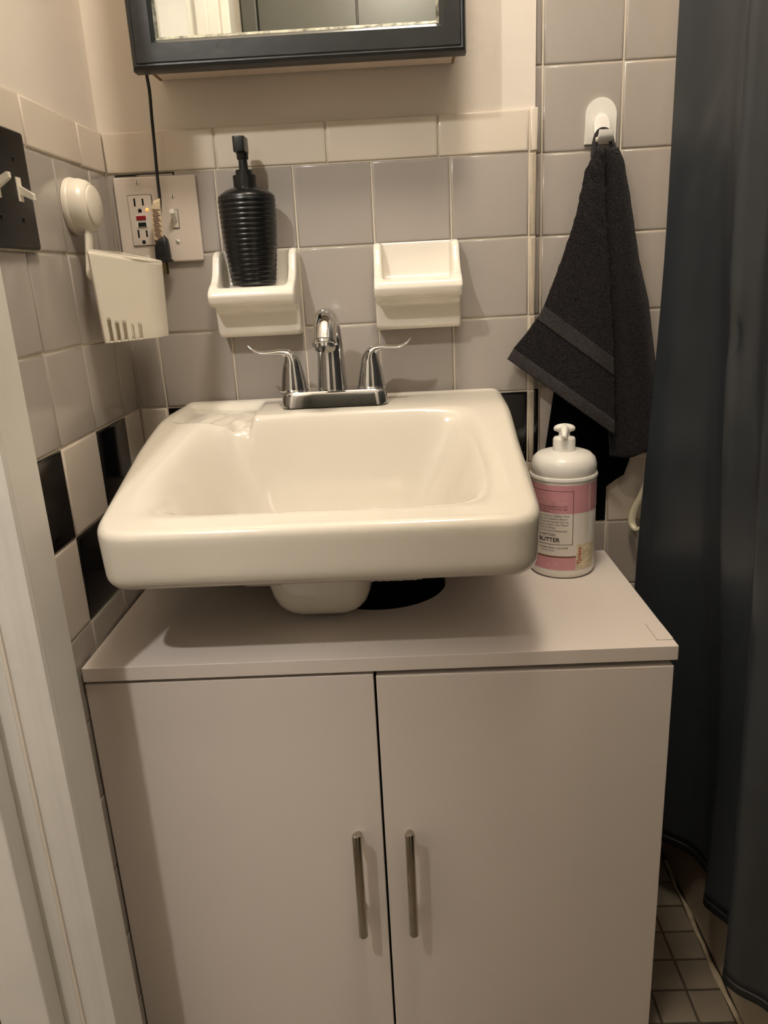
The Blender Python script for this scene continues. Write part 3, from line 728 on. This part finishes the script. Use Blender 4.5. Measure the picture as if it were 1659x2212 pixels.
# ------------------------------------------------------------------ hanging power cord
co = (0.08, -0.02, 1.06)
cord = thing('power_cord', 'black power cord hanging unplugged over the outlet plate', 'cord', co)
g = G(co); g.tube([(0.094, -0.070, 1.3030), (0.0937, -0.068, 1.2930), (0.0895, -0.050, 1.2790), (0.0815, -0.026, 1.2560), (0.0785, -0.019, 1.2250), (0.0770, -0.019, 1.1850), (0.0768, -0.021, 1.1500), (0.0735, -0.0225, 1.1250), (0.0725, -0.0225, 1.1020)], 0.0021, n=10, sub=8); obj('cable', g.bm, 'rubber_black', cord, 60)
g = G(co)
g.rings([[(p[0], p[1], z) for p in round_poly([(0.0725 - a, -0.0225 - b), (0.0725 + a, -0.0225 - b), (0.0725 + a, -0.0225 + b), (0.0725 - a, -0.0225 + b)], 0.003, 3)] for z, a, b in ((1.1060, 0.0045, 0.0040), (1.1010, 0.0085, 0.0068), (1.0920, 0.0092, 0.0075), (1.0790, 0.0098, 0.0080), (1.0740, 0.0098, 0.0080), (1.0735, 0.0118, 0.0088), (1.0702, 0.0118, 0.0088))]); pg = obj('plug', g.bm, 'rubber_black', cord, 40)
g = G(co); g.box(0.0680, 0.0770, -0.0312, -0.0299, 1.0800, 1.0985, 0.0006); obj('plug_ridge', g.bm, 'rubber_black', pg)
for dy in (-0.0050, 0.0050):
    g = G(co); g.prism(round_poly([(0.0700, 1.0702), (0.0760, 1.0702), (0.0760, 1.0540), (0.0700, 1.0540)], [0, 0, 0.0018, 0.0018], 3), 'y', -0.0225 + dy - 0.0007, -0.0225 + dy + 0.0007); obj('prong', g.bm, 'brass', pg)
g = G(co)
def tg_(u, v, k):
    y0 = -0.0275 - 0.0022 * math.sin(v * 3.0) - k; x = 0.0660 + 0.0125 * u - 0.0015 * v + (0.0035 * (1 - ss(0, 0.18, v)) * (1 - u)) ; z = 1.1500 - 0.057 * v - 0.004 * u * v + 0.004 * u * (1 - v)
    return (x, y0 + 0.004 * (u - 0.5), z)
g.grid(lambda u, v: tg_(u, v, 0), 6, 16); tgm = obj('warning_tag', g.bm, 'tag_paper', cord, 60)
md = tgm.modifiers.new('s', 'SOLIDIFY'); md.thickness = 0.0004
g = G(co)
for i in range(17):
    v0 = 0.20 + i * 0.037; a, b = 0.10 + 0.05 * ((i * 7) % 3), 0.92 - 0.10 * ((i * 5) % 3)
    V = [g.v(tg_(u, v0 + dv + 0.05 * (u - .5), 0.0007)) for u, dv in ((a, 0), (b, 0), (b, 0.016), (a, 0.016))]; g.f(V)
V = [g.v(tg_(u, v, 0.0007)) for u, v in ((0.05, 0.86), (0.95, 0.89), (0.92, 0.985), (0.08, 0.95))]; g.f(V)
obj('tag_print', g.bm, 'ink_brown', tgm)

# ------------------------------------------------------------------ adhesive hook, towel
ko = (0.69, REC, 1.2)
hk = thing('adhesive_hook', 'white adhesive hook on the grey tiles holding the black towel', 'hook', ko)
arc = [(0.6905 + 0.0212 * math.cos(a), 1.2335 + 0.0225 * math.sin(a)) for a in [math.pi * k / 20 for k in range(21)]]
g = G(ko); g.prism([(0.6685, 1.1975)] + [(0.7125, 1.1970)] + arc, 'y', REC - 0.0050, REC - 0.0005, 0.0010, 2); obj('hook_plate', g.bm, 'plastic_bright', hk, 40)
g = G(ko); path = crom([Vector((y, z, 0)) for y, z in ((0.0155, 1.2340), (0.0135, 1.2230), (0.0110, 1.2130), (0.0050, 1.2030), (-0.0030, 1.1990), (-0.0095, 1.2030), (-0.0115, 1.2110))], 5); rs = []
for k, p in enumerate(path):
    t_ = (path[min(k + 1, len(path) - 1)] - path[max(k - 1, 0)]).normalized(); n_ = Vector((t_.y, -t_.x, 0)); u = k / (len(path) - 1)
    hw = 0.0108 * math.sqrt(max(0.03, 1 - max(0, 1 - u / 0.22) ** 2)) * (1 - 0.12 * ss(0.7, 1, u)); th = 0.0022
    sec = round_poly([(-hw, -th), (hw, -th), (hw, th), (-hw, th)], 0.0011, 3)
    rs.append([(0.6905 + a, p.x + n_.x * b, p.y + n_.y * b) for a, b in sec])
g.rings(rs)
obj('hook_arm', g.bm, 'plastic_bright', hk, 45)
to = (0.69, -0.01, 1.19)
tow = thing('hand_towel', 'black terry hand towel hanging from the white hook', 'towel', to)
LE = [(0.6765, 1.1888), (0.6633, 1.1596), (0.6492, 1.0951), (0.6279, 1.0347), (0.6057, 0.9787), (0.5827, 0.9473), (0.5660, 0.9283), (0.5559, 0.9122)]
FO = [(0.6840, 1.1850), (0.6890, 1.1000), (0.6967, 1.0188), (0.7083, 0.8882), (0.7130, 0.7948)]
FO2 = [(0.6780, 1.1850), (0.6800, 1.1000), (0.6870, 1.0188), (0.7000, 0.8882), (0.7120, 0.7590)]
RE = [(0.7100, 1.1880), (0.7173, 1.1713), (0.7275, 1.1270), (0.7444, 1.0414), (0.7605, 0.9841), (0.7703, 0.9252), (0.7804, 0.8645), (0.7985, 0.7944)]
def front(u, t, k=0.0):
    a, b = poly_at(LE, t), poly_at(FO, t); p = a.lerp(b, u)
    y = -0.013 - 0.016 * math.sin(math.pi * min(1, 0.12 + 0.85 * u)) * (0.4 + 0.6 * t) - 0.014 * u * u - 0.003 * math.sin(7 * u + 3 * t) * t
    y = y - 0.004 * (1 - ss(0, .12, t))
    n = 0.0006 * math.sin(u * 160 + 3 * math.sin(t * 90)) * math.sin(t * 210 + u * 30)
    return (p.x, y + n - k, p.y)
def side(u, t, k=0.0):
    a, b = poly_at(FO2, t), poly_at(RE, t); p = a.lerp(b, u)
    sag = 0.028 * math.sin(math.pi * min(1, u * 1.0)) * ss(0.75, 1.0, t) * 0.55
    y = -0.021 + 0.020 * u - 0.010 * math.sin(math.pi * u) * (0.3 + 0.7 * t) + 0.006 * math.sin(2 * math.pi * u) * t + 0.004 * math.cos(11 * u) * t
    n = 0.0006 * math.sin(u * 130 + 3 * math.sin(t * 80)) * math.sin(t * 230 + u * 20)
    return (p.x, y + n - k, p.y - sag)
def sheet(name, fn, nu, nv, mat, par, th=0.004):
    g = G(to); g.grid(fn, nu, nv); o = obj(name, g.bm, mat, par, 180)
    md = o.modifiers.new('s', 'SOLIDIFY'); md.thickness = th; md.offset = 0
    return o
fr_ = sheet('front_panel', front, 60, 110, 'terry_black', tow)
sheet('side_panel', side, 50, 110, 'terry_black', tow)
BL = [(0.676, 1.08), (0.6480, 0.96), (0.6297, 0.8579), (0.6174, 0.7671), (0.6140, 0.7150)]
BR = [(0.712, 1.08), (0.7300, 0.96), (0.7480, 0.8579), (0.7545, 0.7700), (0.7400, 0.7230)]
def back(u, t):
    p = poly_at(BL, t).lerp(poly_at(BR, t), u)
    z = p.y - 0.030 * math.sin(math.pi * u) * ss(0.7, 1, t)
    return (p.x, 0.006 - 0.006 * math.sin(math.pi * u * 2.0) * t + 0.003 * math.sin(9 * u), z)
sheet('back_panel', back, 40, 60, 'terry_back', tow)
sheet('border_band', lambda u, t: front(u, 0.708 + 0.066 * t + 0.004 * u, 0.0028 + 0.0005 * math.sin(t * 31)), 50, 12, 'terry_band', fr_, 0.001)
sheet('hem', lambda u, t: front(u, 0.944 + 0.058 * t, 0.0026 + 0.0010 * math.sin(math.pi * t) + 0.0008 * math.sin(u * 34) * t), 60, 8, 'terry_band', fr_, 0.0012)
g = G(to)
g.tube([(0.6775, 0.002, 1.1780), (0.6790, 0.0040, 1.1950), (0.6830, 0.0030, 1.2095), (0.6905, 0.0010, 1.2128), (0.6990, 0.0030, 1.2080), (0.7025, 0.0030, 1.1950), (0.7030, -0.010, 1.1800)], [0.0042, 0.004, 0.0035, 0.003, 0.0035, 0.004, 0.0045], n=12, sub=6, flat=0.35, up=(0, 1, 0)); obj('hanging_loop', g.bm, 'terry_band', tow, 60)

# suction hook low on the alcove wall
uo = (0.765, REC, 0.69)
uh = thing('suction_hook', 'clear suction hook low on the wall beside the curtain', 'hook', uo)
g = G(uo); g.lathe([(0.033, 0.0005), (0.033, 0.0014), (0.026, 0.0025), (0.014, 0.006), (0.010, 0.010), (0.006, 0.011)], (0.768, REC, 0.712), axis='y', n=40); obj('suction_disc', g.bm, 'clear_plastic', uh, 50)
g = G(uo); g.tube([(0.775, 0.010, 0.730), (0.777, 0.006, 0.715), (0.770, 0.006, 0.690), (0.7600, 0.008, 0.665), (0.7560, 0.006, 0.645), (0.7600, -0.004, 0.6360), (0.7670, -0.010, 0.6420), (0.7690, -0.011, 0.6470)], [0.004, 0.0055, 0.0055, 0.006, 0.006, 0.0045, 0.0035, 0.003], n=14, sub=5, flat=0.6, up=(0, 1, 0)); obj('hook_arm', g.bm, 'hook_cream', uh, 50)

# ------------------------------------------------------------------ bathtub, curtain rod, shower curtain
bo_ = (1.2, -0.7, 0)
tub = thing('bathtub', 'enamelled bathtub with flat apron behind the black curtain', 'bathtub', bo_)
g = G(bo_); g.box(0.8445, 0.870, -1.49, 0.0205, 0.0, 0.375, 0.004); obj('apron', g.bm, 'tub_enamel', tub)
g = G(bo_)
rs = []
for z, i in ((0.365, 0.0), (0.382, 0.002), (0.386, 0.010), (0.384, 0.055), (0.372, 0.068), (0.20, 0.10), (0.11, 0.14), (0.09, 0.2)):
    rs.append([(p[0], p[1], z) for p in round_poly([(0.8445 + i, -1.488 + i), (1.595 - i, -1.488 + i), (1.595 - i, 0.020 - i), (0.8445 + i, 0.020 - i)], 0.004 + i, 5)])
g.rings(rs, cap0=False); obj('tub_basin', g.bm, 'tub_enamel', tub, 50)
ro = (0.80, -0.75, 1.93)
rod = thing('curtain_rod', 'chrome curtain rod above the shower curtain', 'rod', ro)
g = G(ro); g.tube([(0.80, -1.498, 1.93), (0.80, -0.7, 1.93), (0.80, REC - 0.001, 1.93)], 0.0125, n=16, sub=4); obj('pole', g.bm, 'chrome', rod, 50)
for y, s_ in ((REC - 0.0005, 1), (-1.4995, -1)):
    g = G(ro); g.lathe([(0.03, 0), (0.03, 0.004 * s_), (0.016, 0.012 * s_)], (0.80, y, 1.93), axis='y', n=28); obj('flange', g.bm, 'chrome', rod, 40)
HEM = [(-0.028, 0.770), (-0.070, 0.778), (-0.105, 0.800), (-0.130, 0.824), (-0.152, 0.835), (-0.180, 0.838), (-0.210, 0.832), (-0.238, 0.816), (-0.258, 0.822), (-0.281, 0.834), (-0.310, 0.836), (-0.340, 0.812), (-0.364, 0.790), (-0.385, 0.798), (-0.410, 0.826), (-0.450, 0.836), (-0.490, 0.800), (-0.52, 0.790), (-0.56, 0.825), (-0.60, 0.835), (-0.65, 0.795), (-0.70, 0.83), (-0.76, 0.79), (-0.82, 0.83), (-0.88, 0.79), (-0.95, 0.83)]
TOP = [(-0.026, 0.774), (-0.050, 0.783), (-0.080, 0.796), (-0.110, 0.804), (-0.135, 0.808), (-0.155, 0.806), (-0.172, 0.802), (-0.184, 0.796), (-0.200, 0.806), (-0.228, 0.818), (-0.255, 0.812), (-0.285, 0.800), (-0.31, 0.790), (-0.34, 0.80), (-0.38, 0.818), (-0.42, 0.815), (-0.46, 0.795), (-0.50, 0.785), (-0.55, 0.81), (-0.60, 0.82), (-0.65, 0.79), (-0.70, 0.82), (-0.76, 0.79), (-0.82, 0.82), (-0.88, 0.79), (-0.95, 0.82)]
NSUB = 12
hp = crom([Vector((x, y, 0)) for y, x in HEM], NSUB); tp = crom([Vector((x, y, 0)) for y, x in TOP], NSUB)
cu = thing('shower_curtain', 'black satin shower curtain hanging in folds at the right', 'curtain', (0.80, -0.4, 0.13))
cuo = (0.80, -0.4, 0.13)
def cur(i, z):
    s = ss(1.25, 0.25, z) if False else 1 - ss(0.2, 1.2, z)
    p = tp[i].lerp(hp[i], s)
    lean = -0.016 * (1 - ss(0.5, 1.1, z)) * (1 - min(1, i / (3.2 * NSUB)))
    wob = 0.0025 * math.sin(z * 9 + i * 0.05) * math.sin(i * 0.09) * ss(0.02, 0.2, i / len(tp))
    pinch = 0.010 * math.exp(-((z - 0.945) / 0.03) ** 2) * math.exp(-((i - 7.2 * NSUB) / 7) ** 2)
    crease = 0.0012 * math.sin((z + p.y * 1.5) * 70) * math.exp(-((z - 1.15) / 0.10) ** 2) * math.exp(-((i - 2.6 * NSUB) / 14) ** 2)
    return (p.x + lean + wob + pinch + crease, p.y, z)
NZ = 130; ZT, ZH = 1.90, 0.130
g = G(cuo); n = len(tp)
V = [[g.v(cur(i, ZT + (ZH + 0.012 - ZT) * j / NZ)) for j in range(NZ + 1)] for i in range(n)]
for i in range(n - 1):
    for j in range(NZ): g.f([V[i][j], V[i + 1][j], V[i + 1][j + 1], V[i][j + 1]])
o = obj('curtain_cloth', g.bm, 'satin_black', cu, 180)
md = o.modifiers.new('s', 'SOLIDIFY'); md.thickness = 0.0008; md.offset = 0
g = G(cuo)
V = [[g.v(cur(i, ZH + 0.012 - 0.013 * j / 3)) for j in range(4)] for i in range(n)]
for i in range(n - 1):
    for j in range(3): g.f([V[i][j], V[i + 1][j], V[i + 1][j + 1], V[i][j + 1]])
h = obj('hem', g.bm, 'hem_black', cu, 180); md = h.modifiers.new('s', 'SOLIDIFY'); md.thickness = 0.0024; md.offset = 0
for k in range(9):
    y = -0.06 - k * 0.108
    i = min(range(n), key=lambda q: abs(tp[q].y - y))
    g = G(cuo); R_ = 0.026; cc = Vector((0.80, tp[i].y, 1.915))
    ring = [(cc.x + R_ * 0.8 * math.sin(a), cc.y, cc.z + R_ * 1.2 * math.cos(a)) for a in [2 * math.pi * q / 20 for q in range(21)]]
    g.tube(ring, 0.0016, n=8, sub=2, up=(0, 1, 0)); obj('curtain_ring', g.bm, 'chrome', cu, 60)
